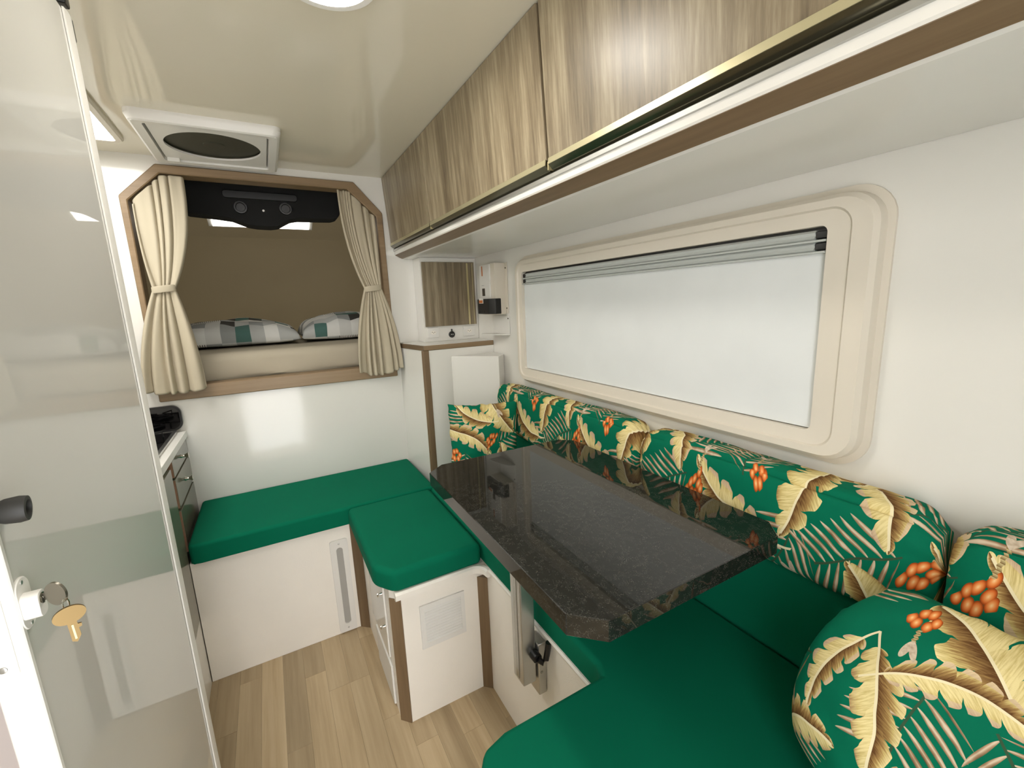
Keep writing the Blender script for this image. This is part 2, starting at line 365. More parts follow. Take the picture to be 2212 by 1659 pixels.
def box(x0, x1, y0, y1, z0, z1, b=0.0, seg=2, bm=None):
    t = bmesh.new()
    vs = [t.verts.new((x, y, z)) for z in (z0, z1) for y in (y0, y1) for x in (x0, x1)]
    for q in ((0,1,3,2), (4,6,7,5), (0,4,5,1), (2,3,7,6), (0,2,6,4), (1,5,7,3)): t.faces.new([vs[i] for i in q])
    bmesh.ops.recalc_face_normals(t, faces=t.faces[:]); bev(t, b, seg)
    return join(bm, t)
def join(bm, t):
    if bm is None: return t
    me = bpy.data.meshes.new('tmp'); t.to_mesh(me); t.free(); bm.from_mesh(me); bpy.data.meshes.remove(me); return bm
def prism(poly, a0, a1, axis='z', b=0.0, seg=2, bm=None):
    """extrude a 2-D outline: axis z -> (x,y); axis y -> (x,z); axis x -> (y,z)"""
    f = {'z': lambda p, a: (p[0], p[1], a), 'y': lambda p, a: (p[0], a, p[1]), 'x': lambda p, a: (a, p[0], p[1])}[axis]
    t = bmesh.new(); n = len(poly)
    lo = [t.verts.new(f(p, a0)) for p in poly]; hi = [t.verts.new(f(p, a1)) for p in poly]
    t.faces.new(lo); t.faces.new(hi[::-1])
    for i in range(n): t.faces.new((lo[i], hi[i], hi[(i+1) % n], lo[(i+1) % n]))
    bmesh.ops.recalc_face_normals(t, faces=t.faces[:]); bev(t, b, seg)
    return join(bm, t)
def rrect(a0, a1, b0, b1, r, n=6):
    pts = []
    for cx, cy, s in ((a1-r, b1-r, 0), (a0+r, b1-r, 1), (a0+r, b0+r, 2), (a1-r, b0+r, 3)):
        for i in range(n+1):
            a = (s + i/n)*PI/2; pts.append((cx+r*math.cos(a), cy+r*math.sin(a)))
    return pts
def rings(loops, bm=None, close=True, cap0=False, cap1=False):
    """skin a list of closed loops of equal length"""
    t = bmesh.new(); L = [[t.verts.new(p) for p in lp] for lp in loops]; n = len(L[0])
    for a, b in zip(L, L[1:]):
        for i in range(n if close else n-1): t.faces.new((a[i], a[(i+1) % n], b[(i+1) % n], b[i]))
    if cap0: t.faces.new(L[0][::-1])
    if cap1: t.faces.new(L[-1])
    return join(bm, t)
def frame_axis(d):
    d = Vector(d).normalized(); a = V(0, 0, 1) if abs(d.z) < 0.9 else V(1, 0, 0)
    u = d.cross(a).normalized(); return d, u, d.cross(u).normalized()
def lathe(p, d, prof, n=24, bm=None):
    """prof: (distance along d, radius) pairs"""
    d, u, v = frame_axis(d); p = Vector(p)
    loops = [[p + d*h + (u*math.cos(2*PI*i/n) + v*math.sin(2*PI*i/n))*max(r, 1e-5) for i in range(n)] for h, r in prof]
    return rings(loops, bm, cap0=True, cap1=True)
def cyl(p, q, r, n=20, bm=None, b=0.0):
    p, q = Vector(p), Vector(q); L = (q-p).length
    pr = [(0, r), (L, r)] if b <= 0 else [(0, r-b), (b*0.3, r-b*0.3), (b, r), (L-b, r), (L-b*0.3, r-b*0.3), (L, r-b)]
    return lathe(p, q-p, pr, n, bm)
def tube(pts, r, n=8, bm=None, closed=False):
    pts = [Vector(p) for p in pts]; loops = []
    N = len(pts)
    for i, p in enumerate(pts):
        d = (pts[(i+1) % N] - pts[i-1]) if closed else (pts[min(i+1, N-1)] - pts[max(i-1, 0)])
        d, u, v = frame_axis(d)
        loops.append([p + (u*math.cos(2*PI*k/n) + v*math.sin(2*PI*k/n))*r for k in range(n)])
    if closed: loops.append(loops[0]); return rings(loops, bm)
    return rings(loops, bm, cap0=True, cap1=True)
def fill_hole(outer, inners, bm=None):
    """flat face with holes; all points 3-D"""
    t = bmesh.new(); es = []
    for lp in [outer] + inners:
        vs = [t.verts.new(p) for p in lp]
        es += [t.edges.new((vs[i], vs[(i+1) % len(vs)])) for i in range(len(vs))]
    bmesh.ops.triangle_fill(t, use_beauty=True, use_dissolve=False, edges=es)
    return join(bm, t)
def plate_hole(outer, inners, a0, a1, axis, bm=None):
    """slab with holes: 2-D outlines extruded between a0 and a1"""
    f = {'z': lambda p, a: V(p[0], p[1], a), 'y': lambda p, a: V(p[0], a, p[1]), 'x': lambda p, a: V(a, p[0], p[1])}[axis]
    t = bmesh.new()
    for a in (a0, a1): t = fill_hole([f(p, a) for p in outer], [[f(p, a) for p in i] for i in inners], t)
    for lp in [outer] + inners: t = rings([[f(p, a0) for p in lp], [f(p, a1) for p in lp]], t)
    bmesh.ops.remove_doubles(t, verts=t.verts[:], dist=1e-6)
    bmesh.ops.recalc_face_normals(t, faces=t.faces[:])
    return join(bm, t)
def circle(cx, cy, r, n=40): return [(cx+r*math.cos(2*PI*i/n), cy+r*math.sin(2*PI*i/n)) for i in range(n)]
def wav(p, s, a, seed=0.0):
    return noise.noise(Vector(p)*s + V(seed, seed*1.7, -seed))*a
def soft_prism(poly, z0, z1, r, crown=0.004, seg=4):
    """upholstered slab: rounded edges, faintly crowned top"""
    t = prism(poly, z0, z1, 'z')
    es = [e for e in t.edges if e.calc_face_angle(0) > 0.3]
    bev(t, r, seg, es); return t
def uv_grid(name, fn, nu, nv, mat, parent=None, closed_u=False, closed_v=False, uvfn=None, origin=None, label=None, cat=None, group=None):
    """surface from a function of (u, v) in 0..1, with UVs in metres"""
    bm = bmesh.new(); uvl = bm.loops.layers.uv.new('UVMap')
    G = [[bm.verts.new(fn(i/nu, j/nv)) for j in range(nv+1 if not closed_v else nv)] for i in range(nu+1 if not closed_u else nu)]
    for i in range(nu):
        for j in range(nv):
            i2 = (i+1) % len(G); j2 = (j+1) % len(G[0])
            f = bm.faces.new((G[i][j], G[i2][j], G[i2][j2], G[i][j2]))
            for lp, (a, b) in zip(f.loops, ((i, j), (i+1, j), (i+1, j+1), (i, j+1))): lp[uvl].uv = uvfn(a/nu, b/nv)
    return bm

# ------------------------------------------------------------------ room shell
fl = struct(obj('floor', box(XL-0.04, XW+0.04, YR-0.04, YW+0.02, -0.05, -0.004), 'plank', origin=(0, 0, 0)), 'light oak laminate floor laid in narrow strips')
PW = 0.0655
pm = {}
def plank_mesh(L):
    k = round(L, 3)
    if k not in pm:
        me = bpy.data.meshes.new('plank'); b = box(0.00012, PW-0.00012, 0.00012, L-0.00012, -0.004, 0.0, 0.0003, 1); b.to_mesh(me); b.free()
        me.materials.append(M['plank']); pm[k] = me
    return pm[k]
x = -0.3625
row = 0
while x < 0.53:
    y = YR + 0.02 + [0.0, -0.31, -0.12, -0.40, -0.22, -0.05][row % 6]
    while y < 1.70:
        L = [0.47, 0.62, 0.39][(row + int(y*10)) % 3]
        y0, y1 = max(y, YR), min(y+L, 1.72)
        if y1-y0 > 0.05:
            o = bpy.data.objects.new('plank', plank_mesh(y1-y0)); COL.objects.link(o); o.parent = fl; o.location = (x, y0, 0)
        y += L
    x += PW; row += 1

# front wall with the bunk opening
OPEN_IN = [(-0.262, 1.745), (0.367, 1.742), (0.478, 1.640), (0.484, 0.985), (-0.368, 0.985), (-0.364, 1.648)]
OPEN_OUT = [(-0.271, 1.775), (0.395, 1.774), (0.505, 1.655), (0.510, 0.930), (-0.3825, 0.934), (-0.386, 1.6625)]
hole = [(-0.266, 1.752), (0.371, 1.750), (0.484, 1.644), (0.490, 0.978), (-0.374, 0.978), (-0.370, 1.651)]
struct(obj('wall_front', plate_hole([(XL, -0.02), (XW+0.03, -0.02), (XW+0.03, ZC+0.02), (XL, ZC+0.02)], [hole], YW, YW+0.03, 'y'), 'wallgloss'), 'glossy white bulkhead wall with the bunk opening')
t = plate_hole(OPEN_OUT, [OPEN_IN], YW-0.014, YW+0.06, 'y'); bev(t, 0.003, 1)
struct(obj('trim_1', t, 'trimx'), 'brown wood surround of the bunk opening')
# right (window) wall, left wall, rear wall with opening added for daylight, ceiling, divider
struct(obj('wall_right', box(XW, XW+0.03, YR-0.03, YW, -0.02, ZC+0.02), 'white'), 'white wall that holds the long window')
struct(obj('wall_left', box(XL-0.03, XL, YR-0.03, YW+0.03, -0.02, ZC+0.02), 'white'), 'white side wall behind the kitchen')
t = plate_hole([(XL, -0.02), (XW, -0.02), (XW, ZC+0.02), (XL, ZC+0.02)], [[(-0.34, 0.0), (0.19, 0.0), (0.19, 1.70), (-0.34, 1.70)]], YR-0.03, YR, 'y')
struct(obj('wall_rear', t, 'white'), 'white rear wall with an unseen entrance, added open for daylight')
struct(obj('ceiling', box(XL-0.03, XW+0.03, YR-0.03, YW+0.03, ZC, ZC+0.03), 'ceiling'), 'glossy cream ceiling')
struct(obj('wall_divider', box(XL, -0.222, 0.966, 0.990, 0.0, ZC), 'divider'), 'white partition behind the open door')

# bunk over the cab
nk = [(2.05, 0.955), (2.96, 0.955), (2.92, 1.10), (2.80, 1.642), (2.40, 1.795), (2.05, 1.795)]
t = bmesh.new()
a = [t.verts.new((-0.86, p[0], p[1])) for p in nk]; b = [t.verts.new((0.86, p[0], p[1])) for p in nk]
for i in range(5): t.faces.new((a[i], a[i+1], b[i+1], b[i]))
t.faces.new(a); t.faces.new(b[::-1])
bmesh.ops.solidify(t, geom=t.faces[:], thickness=0.012)
struct(obj('wall_bunk', t, 'nook'), 'brownish lining of the bunk over the cab')

# ------------------------------------------------------------------ window on the right wall
win = thing('window_1', 'long cream framed window with a closed white blind', 'window', (XW, 0.93, 0.938)); win['kind'] = 'structure'; del win['category']
def yz_loop(a0, a1, b0, b1, r, xx): return [V(xx, p[0], p[1]) for p in rrect(a0, a1, b0, b1, r, 7)]
oy0, oy1, oz0, oz1 = 0.344, 1.520, 0.938, 1.410
iy0, iy1, iz0, iz1 = 0.422, 1.474, 0.988, 1.360
def off(d): return (oy0+d, oy1-d, oz0+d, oz1-d)
loops = [yz_loop(*off(-0.010), 0.060, XW), yz_loop(*off(-0.010), 0.060, XW-0.006), yz_loop(*off(0.0), 0.055, XW-0.008), yz_loop(*off(0.002), 0.055, XW-0.026), yz_loop(*off(0.009), 0.050, XW-0.034),
         yz_loop(oy0+0.038, oy1-0.022, oz0+0.022, oz1-0.022, 0.035, XW-0.034), yz_loop(oy0+0.042, oy1-0.025, oz0+0.025, oz1-0.025, 0.033, XW-0.029),
         yz_loop(iy0, iy1, iz0, iz1, 0.012, XW-0.027), yz_loop(iy0, iy1, iz0, iz1, 0.012, XW-0.004)]
obj('window_frame', rings(loops), 'frame', win, ang=0.5)
obj('blind', box(XW-0.016, XW-0.013, iy0+0.001, iy1-0.001, iz0+0.002, 1.318), 'blind', win)
obj('blind_shadow_gap', box(XW-0.010, XW-0.006, iy0, iy1, 1.300, iz1), 'black', win)
for z0, z1, bulge in ((1.336, 1.354, 0.006), (1.316, 1.3335, 0.006)):
    ra = obj('blind_rail', prism([(XW-0.011, z0), (XW-0.018, z0), (XW-0.024, z0+0.004), (XW-0.020, z0+0.009), (XW-0.023, z1-0.004), (XW-0.018, z1), (XW-0.011, z1)], iy0+0.022, iy1-0.022, 'y'), 'alurail', win, ang=0.4)
    for ya, yb in ((iy0+0.002, iy0+0.021), (iy1-0.021, iy1-0.002)):
        obj('end_cap', box(XW-0.022, XW-0.011, ya, yb, z0+0.003, z1-0.002, 0.002), 'black', ra)
    obj('rail_lip', box(XW-0.026, XW-0.012, iy0+0.002, iy1-0.002, z0-0.003, z0+0.001, 0.001, 1), 'alurail', ra)

# ------------------------------------------------------------------ door standing open on the left
dr = thing('door_1', 'open glossy white door with white edge trim', 'door', (-0.21, 0.71, 0.02)); dr['kind'] = 'structure'; del dr['category']
obj('leaf', box(-0.219, -0.200, 0.466, 0.957, 0.02, 1.692, 0.001, 1), 'doorwhite', dr)
obj('edge_trim', prism([(-0.222, 0.9625), (-0.1990, 0.9625), (-0.1965, 0.9600), (-0.1960, 0.9470), (-0.1975, 0.9340), (-0.1996, 0.9330), (-0.1996, 0.9575), (-0.222, 0.9575)], 0.02, 1.694, 'z'), 'plastic', dr, ang=0.5)
obj('edge_trim', box(-0.222, -0.1985, 0.460, 0.4655, 0.02, 1.694, 0.001, 1), 'plastic', dr)
lp = obj('latch_plate', box(-0.221, -0.206, 0.4585, 0.4605, 0.974, 1.10, 0.0006, 1), 'plastic', dr)
for z in (0.981, 1.09): obj('screw', lathe((-0.2145, 0.4587, z), (0, -1, 0), [(0, 0.0030), (0.0006, 0.0026), (0.0009, 0.0012)], 16), 'alu', lp)
obj('latch_hole', cyl((-0.2145, 0.4588, 1.016), (-0.2145, 0.4580, 1.016), 0.0032, 16), 'black', lp)
lk = obj('lock_escutcheon', prism(rrect(0.4610, 0.4835, 1.004, 1.048, 0.0105, 8), -0.2005, -0.1978, 'x', 0.0008, 1), 'plastic', dr)
obj('lock_barrel', prism(rrect(0.4625, 0.4755, 1.0135, 1.0350, 0.005, 6), -0.199, -0.1872, 'x', 0.0010, 2), 'plastic', lk)
obj('keyway', cyl((-0.1874, 0.469, 1.0285), (-0.1866, 0.469, 1.0285), 0.0044, 20), 'darkmetal', lk)
for yy, zz in ((0.472, 1.0440), (0.472, 1.0078)): obj('screw', cyl((-0.1980, yy, zz), (-0.1972, yy, zz), 0.0016, 12), 'alu', lk)
hd = obj('door_stay', lathe((-0.2235, 0.4690, 1.1065), (1.0, 0.10, -0.05), [(0, 0.0062), (0.020, 0.0062), (0.028, 0.0098), (0.036, 0.0106), (0.0405, 0.0098), (0.0408, 0.0068), (0.036, 0.0064)], 28), 'rubber', dr)
obj('hinge', cyl((-0.2265, 0.9605, 0.35), (-0.2265, 0.9605, 0.42), 0.005, 12), 'black', dr)
for z0, z1, w in ((1.668, 1.702, 0.0), (1.714, 1.745, 0.008)): obj('door_closer', box(-0.2215, -0.200, 0.972-w, 0.985, z0, z1, 0.003), 'black', dr)
# keys: one in the lock, one hanging from the ring
def key(name, label, head_c, tip, mat_head, nrm):
    hc, tp = Vector(head_c), Vector(tip); d = (tp-hc).normalized(); n = Vector(nrm).normalized(); n = (n - d*n.dot(d)).normalized(); s = d.cross(n)
    th = 0.0011; root = thing(name, label, 'key', hc, 'keys on the door ring')
    def ext(pts, th=th):
        b = bmesh.new(); lo = [b.verts.new(hc + d*p[0] + s*p[1] - n*th) for p in pts]; hi = [b.verts.new(hc + d*p[0] + s*p[1] + n*th) for p in pts]
        b.faces.new(lo); b.faces.new(hi[::-1]); N = len(pts)
        for i in range(N): b.faces.new((lo[i], hi[i], hi[(i+1) % N], lo[(i+1) % N]))
        return b
    L = (tp-hc).length
    obj('head', ext([(0.0075*math.cos(a), 0.0100*math.sin(a)) for a in [2*PI*i/36 for i in range(36)]]), mat_head, root)
    obj('blade', ext([(0.006, -0.0028), (0.010, -0.0030), (0.0105, -0.0052), (0.013, -0.0050), (0.0135, -0.0030), (L-0.005, -0.0032), (L-0.003, -0.002), (L, 0.0), (L-0.002, 0.0028), (0.006, 0.0028)], 0.0008), mat_head, root)
    obj('blade_ridge', ext([(0.009, -0.0005), (L-0.003, -0.0005), (L-0.003, 0.0008), (0.009, 0.0008)], 0.0011), 'gold' if mat_head == 'brass' else 'chrome', root)
    return root
key('key', 'silver key with a round head pushed into the door lock', (-0.1770, 0.4640, 1.0310), (-0.1930, 0.4700, 1.0285), 'nickel', (0.35, -0.8, 0.1))
key('key', 'brass key hanging below the silver one', (-0.1700, 0.4570, 1.0130), (-0.1690, 0.4570, 0.9880), 'brass', (0.35, -1.0, 0.1))
tag(obj('key_ring', tube([V(-0.1715, 0.4600, 1.0215) + V(0.0012*math.cos(a), 0.0022*math.cos(a), 0.0050*math.sin(a)) for a in [2*PI*i/24 for i in range(24)]], 0.0006, 6, closed=True), 'chrome', origin=(-0.1715, 0.4600, 1.0155)), 'small wire ring joining the two door keys', 'key ring')

# ------------------------------------------------------------------ ceiling fittings
vt = thing('roof_vent', 'square white roof vent with a round dark fan opening', 'roof vent', (-0.076, 1.81, ZC))
vx0, vx1, vy0, vy1 = -0.266, 0.114, 1.605, 2.022
def xy_loop(d, r, z): return [V(p[0], p[1], z) for p in rrect(vx0+d, vx1-d, vy0+d, vy1-d, r, 6)]
obj('vent_frame', rings([xy_loop(0, 0.022, ZC), xy_loop(0.0, 0.022, ZC-0.012), xy_loop(0.006, 0.020, ZC-0.026), xy_loop(0.012, 0.018, ZC-0.029), xy_loop(0.034, 0.010, ZC-0.027), xy_loop(0.037, 0.008, ZC-0.004)]), 'plastic', vt, ang=0.45)
pl = obj('fan_plate', plate_hole([(vx0+0.040, vy0+0.040), (vx1-0.040, vy0+0.040), (vx1-0.040, vy1-0.040), (vx0+0.040, vy1-0.040)], [circle(-0.075, 1.806, 0.132, 56)], ZC-0.022, ZC-0.016, 'z'), 'plastic', vt)
obj('fan_mesh', lathe((-0.075, 1.806, ZC-0.001), (0, 0, -1), [(0, 0.140), (0.008, 0.140), (0.013, 0.06), (0.013, 0.001)], 48), 'fanmesh', vt)
obj('fan_hub', lathe((-0.075, 1.806, ZC-0.010), (0, 0, -1), [(0, 0.030), (0.006, 0.030), (0.008, 0.024)], 28), 'fanmesh', vt)
obj('vent_catch', box(-0.224, -0.188, 1.962, 1.978, ZC-0.034, ZC-0.020, 0.003), 'plastic', vt)
for sx in (vx0+0.018, vx1-0.018):
    for sy in (vy0+0.018, vy1-0.018): obj('screw', lathe((sx, sy, ZC-0.027), (0, 0, -1), [(0, 0.005), (0.002, 0.0045), (0.003, 0.002)], 14), 'plastic', vt)

def ceiling_lamp(x, y, label):
    t = thing('ceiling_lamp', label, 'ceiling lamp', (x, y, ZC))
    obj('lamp_rim', lathe((x, y, ZC), (0, 0, -1), [(0, 0.086), (0.012, 0.086), (0.020, 0.080), (0.020, 0.068), (0.012, 0.066)], 48), 'plastic', t, ang=0.5)
    obj('lamp_diffuser', lathe((x, y, ZC-0.010), (0, 0, -1), [(0, 0.067), (0.008, 0.067), (0.012, 0.050), (0.013, 0.001)], 40), 'lamp', t)
ceiling_lamp(0.158, 0.862, 'round ceiling lamp cut by the top edge of the picture')

rl = thing('roof_light', 'bright white rectangular roof light beside the door edge', 'roof light', (-0.545, 1.64, ZC))
hx0, hx1, hy0, hy1 = -0.78, -0.316, 1.20, 1.905
def hl(d, r, z): return [V(p[0], p[1], z) for p in rrect(hx0+d, hx1-d, hy0+d, hy1-d, r, 6)]
obj('light_frame', rings([hl(0, 0.03, ZC), hl(0.0, 0.03, ZC-0.008), hl(0.005, 0.028, ZC-0.013), hl(0.020, 0.016, ZC-0.013), hl(0.022, 0.016, ZC-0.002)]), 'frame', rl, ang=0.45)
obj('light_panel', prism(rrect(hx0+0.022, hx1-0.022, hy0+0.022, hy1-0.022, 0.014, 5), ZC-0.005, ZC-0.002, 'z'), 'rooflight', rl)

# ------------------------------------------------------------------ overhead cabinets on the window side
DX0, DX1 = 0.516, 0.533       # front of the doors, top and bottom
DZ = 1.528
CY = [YW-0.002, 1.5015, 0.779, 0.02, YR+0.01]
def cab_body(y0, y1): return prism([(DX0+0.022, ZC-0.001), (DX1+0.024, DZ-0.019), (DX1+0.030, 1.5025), (XW-0.001, 1.5025), (XW-0.001, ZC-0.001)], y0, y1, 'y')
lab = ['short grey oak overhead cabinet beside the curtain', 'grey oak overhead cabinet, second from the bunk wall', 'widest grey oak overhead cabinet, nearest to the viewer at top right', 'grey oak overhead cabinet behind the viewer']
for i in range(4):
    y1, y0 = CY[i], CY[i+1]
    t = thing('overhead_cabinet', lab[i], 'cabinet', (0.7, (y0+y1)/2, 1.497), 'overhead cabinets')
    obj('cabinet_body', cab_body(y0, y1), 'edgebrown', t)
    g = 0.0065
    d = obj('cabinet_door', prism([(DX0, ZC-0.003), (DX1, DZ), (DX1+0.018, DZ), (DX0+0.018, ZC-0.003)], y0+g, y1-g*0.3, 'y', 0.0008, 1), 'oak', t)
    # curved bronze grip profile along the lower edge of the door
    prof = [(DX1-0.0018, DZ-0.0105), (DX1+0.003, DZ-0.0150), (DX1+0.008, DZ-0.0190), (DX1+0.014, DZ-0.0225), (DX1+0.020, DZ-0.0240), (DX1+0.023, DZ-0.0205), (DX1+0.017, DZ-0.010), (DX1+0.017, DZ-0.0005), (DX1+0.001, DZ-0.0005)]
    obj('door_grip', prism(prof, y0+g+0.001, y1-g*0.3-0.001, 'y'), 'darkmetal', d, ang=0.5)
    obj('grip_lip', prism([(DX1-0.0018, DZ+0.0008), (DX1-0.0024, DZ-0.0100), (DX1-0.0010, DZ-0.0108), (DX1+0.0005, DZ-0.0005)], y0+g+0.001, y1-g*0.3-0.001, 'y'), 'bronze', d)  # paler bronze paints in the bright reflection on the upright lip
    obj('edge_band', box(DX1+0.001, DX1+0.022, y0+0.0002, y0+g*0.6, DZ-0.020, DZ-0.004), 'gold', d)
sh = thing('cabinet_shelf', 'long white shelf with a brown slanted edge under the overhead cabinets', 'shelf', (0.72, 0.8, 1.454))
obj('shelf_board', prism([(0.5600, 1.502), (0.5465, 1.4945), (0.5468, 1.4830), (0.5490, 1.4800), (0.5800, 1.4640), (0.5875, 1.4608), (XW-0.001, 1.4608), (XW-0.001, 1.502)], YR+0.005, YW-0.001, 'y'), 'white', sh, ang=0.3)
obj('edge_strip', prism([(0.5492, 1.4802), (0.5800, 1.4643), (0.5790, 1.4625), (0.5478, 1.4785)], YR+0.006, YW-0.004, 'y'), 'trimy', sh)
obj('light_profile', prism([(0.5430, 1.5035), (0.5415, 1.5020), (0.5425, 1.4950), (0.5470, 1.4945), (0.5530, 1.5035)], YR+0.006, YW-0.003, 'y'), 'alu', sh, ang=0.4)
# ------------------------------------------------------------------ front corner by the window
cc = thing('corner_cabinet', 'white corner cabinet with brown edge strips next to the bunk', 'cabinet', (0.70, 1.90, 0.0))
cpoly = [(0.530, YW-0.001), (0.570, 1.790), (XW-0.001, 1.790), (XW-0.001, YW-0.001)]
obj('cabinet_body', prism(cpoly, 0.0, 1.060, 'z'), 'white', cc)
obj('cabinet_top', prism([(0.533, YW-0.001), (0.574, 1.794), (XW-0.001, 1.794), (XW-0.001, YW-0.001)], 1.0605, 1.083, 'z'), 'white', cc)
obj('top_edge_strip', prism([(0.5665, 1.7865), (XW-0.002, 1.7865), (XW-0.002, 1.7935), (0.5735, 1.7935)], 1.0610, 1.0815, 'z', 0.0015, 1), 'trimx', cc)
obj('top_edge_strip', prism([(0.5265, YW-0.002), (0.5655, 1.7870), (0.5730, 1.7940), (0.5330, YW-0.002)], 1.0610, 1.0815, 'z', 0.0015, 1), 'trimy', cc)
obj('corner_strip', prism([(0.5585, 1.797), (0.5665, 1.7865), (0.5885, 1.7865), (0.5890, 1.7900), (0.5705, 1.7915), (0.5620, 1.8000)], 0.500, 1.0605, 'z', 0.001, 1), 'trim', cc)
wb = thing('wall_cupboard', 'small white cupboard with a grey oak door above the corner cabinet', 'cupboard', (0.76, 1.99, 1.0835))
obj('cupboard_body', box(0.628, XW-0.001, 1.945, YW-0.001, 1.0835, 1.4600), 'white', wb)
wd = obj('cupboard_door', box(0.633, 0.886, 1.932, 1.9445, 1.153, 1.440, 0.0008, 1), 'oak', wb)
obj('door_inlay', box(0.8460, 0.8540, 1.9305, 1.9325, 1.1535, 1.4355), 'gold', wd)
obj('door_inlay', box(0.8735, 0.8760, 1.9305, 1.9325, 1.1535, 1.4355), 'gold', wd)
def socket(x0, x1, z0, z1, label):
    t = thing('wall_socket', label, 'socket', ((x0+x1)/2, 1.944, z0), 'wall sockets under the small cupboard')
    obj('socket_plate', box(x0, x1, 1.937, 1.9445, z0, z1, 0.002), 'plastic', t)
    cx, cz = (x0+x1)/2, (z0+z1)/2
    f = obj('socket_face', prism([(cx-0.013, cz), (cx-0.008, cz+0.008), (cx+0.008, cz+0.008), (cx+0.013, cz), (cx+0.008, cz-0.008), (cx-0.008, cz-0.008)], 1.9355, 1.9372, 'y'), 'bench', t)
    for dx, dz in ((-0.006, 0.0015), (0, -0.002), (0.006, 0.0015)): obj('pin_hole', cyl((cx+dx, 1.9357, cz+dz), (cx+dx, 1.9350, cz+dz), 0.0017, 10), 'black', f)
socket(0.640, 0.694, 1.103, 1.148, 'white wall socket left of the black power outlet')
socket(0.817, 0.876, 1.099, 1.146, 'white wall socket right of the black power outlet')
t = thing('power_outlet', 'round black outlet with a tab between the two white sockets', 'outlet', (0.758, 1.944, 1.096))
obj('outlet_cap', lathe((0.758, 1.9445, 1.111), (0, -1, 0), [(0, 0.015), (0.006, 0.015), (0.009, 0.012)], 28), 'black', t)
obj('cap_tab', box(0.7545, 0.7615, 1.936, 1.942, 1.124, 1.137, 0.002), 'black', t)
for dx in (-0.004, 0.004): obj('usb_port', box(0.758+dx-0.002, 0.758+dx+0.002, 1.9350, 1.9358, 1.110, 1.113), 'plastic', t)

pc = thing('power_converter', 'cream wall-mounted power box with a black lower cover beside the window', 'power box', (0.88, 1.70, 1.20))
obj('converter_body', box(0.850, XW-0.002, 1.650, 1.790, 1.200, 1.412, 0.003), 'frame', pc)
obj('front_panel', box(0.8440, 0.8505, 1.690, 1.789, 1.202, 1.410, 0.002), 'plastic', pc)
fg = obj('mounting_flange', box(XW-0.004, XW-0.001, 1.630, 1.652, 1.203, 1.412, 0.0005, 1), 'frame', pc)
for z in (1.39, 1.225): obj('screw', cyl((XW-0.004, 1.640, z), (XW-0.006, 1.640, z), 0.003, 12), 'darkmetal', fg)
bc = obj('black_cover', prism([(0.829, 1.788), (0.829, 1.682), (0.845, 1.647), (0.872, 1.645), (0.872, 1.660), (0.852, 1.670), (0.852, 1.788)], 1.203, 1.267, 'z', 0.002, 1), 'black', pc)
for i in range(4): obj('terminal_slot', box(0.8282, 0.8292, 1.722+i*0.016, 1.730+i*0.016, 1.208, 1.217), 'rubber', bc)
obj('display', box(0.8432, 0.8442, 1.738, 1.764, 1.280, 1.312), 'screen', pc)
bp = obj('button_panel', box(0.8268, 0.8292, 1.728, 1.768, 1.248, 1.272, 0.001, 1), 'plastic', pc)
for i in range(3): obj('button', box(0.8256, 0.8270, 1.731+i*0.0118, 1.741+i*0.0118, 1.2505, 1.262, 0.0005, 1), 'orange', bp)
obj('orange_label', box(0.8433, 0.8441, 1.754, 1.763, 1.365, 1.406), 'orange', pc)
obj('printed_line', box(0.8435, 0.8441, 1.742, 1.768, 1.3235, 1.3255), 'grey', pc)

ws = thing('wall_bracket', 'small clear white plastic shelf under the power box', 'bracket', (0.87, 1.69, 1.11))
obj('back_plate', box(XW-0.004, XW-0.001, 1.625, 1.770, 1.112, 1.192, 0.0008, 1), 'plastic', ws)
obj('shelf_plate', prism([(0.833, 1.770), (0.845, 1.700), (0.872, 1.640), (XW-0.004, 1.625), (XW-0.004, 1.770)], 1.112, 1.116, 'z', 0.001, 1), 'plastic', ws)
obj('screw', cyl((XW-0.004, 1.634, 1.182), (XW-0.006, 1.634, 1.182), 0.0028, 12), 'darkmetal', ws)

tag(obj('corner_box', prism([(0.687, 1.789), (0.840, 1.630), (XW-0.001, 1.693), (XW-0.001, 1.789)], ZS+0.0, 1.027, 'z', 0.004, 2), 'white', origin=(0.82, 1.73, ZS)), 'plain white angled box standing in the corner behind the far cushion', 'box')

# ------------------------------------------------------------------ kitchen on the left, beyond the door
ku = thing('kitchen_unit', 'grey kitchen unit with drawers against the bunk wall', 'kitchen cabinet', (-0.6, 1.5, 0.0))
KX = -0.3165
obj('unit_body', box(XL+0.001, KX-0.032, 0.992, YW-0.001, 0.0, 0.786), 'white', ku)
obj('toe_panel', box(KX-0.0219, KX-0.0008, 0.992, 1.6555, 0.0, 0.243), 'white', ku)
obj('cabinet_door', box(KX-0.0215, KX, 0.995, 1.6555, 0.246, 0.778, 0.0015, 1), 'cabgrey', ku)
for i, (z0, z1) in enumerate(((0.722, 0.779), (0.614, 0.714), (0.455, 0.604))):
    d = obj('drawer', box(KX-0.0315, KX-0.010, 1.742, YW-0.004, z0, z1, 0.001, 1), 'cabgrey', ku)
    obj('edge_band', box(KX-0.0312, KX-0.0106, 1.7405, 1.742, z0+0.001, z1-0.001), 'edgebrown', d)
    if i < 2:
        cy, cz = (1.90, (z0+z1)/2)
        obj('knob', lathe((KX-0.010, cy, cz), (1, 0, 0), [(0, 0.008), (0.003, 0.006), (0.010, 0.0045), (0.018, 0.009), (0.022, 0.010), (0.024, 0.007)], 20), 'chrome', d)
tag(obj('kitchen_worktop', box(XL+0.001, KX-0.004, 0.992, YW-0.001, 0.7865, 0.812, 0.002), 'white', origin=(-0.6, 1.5, 0.7865)), 'white kitchen worktop carrying the black cooktop', 'worktop')
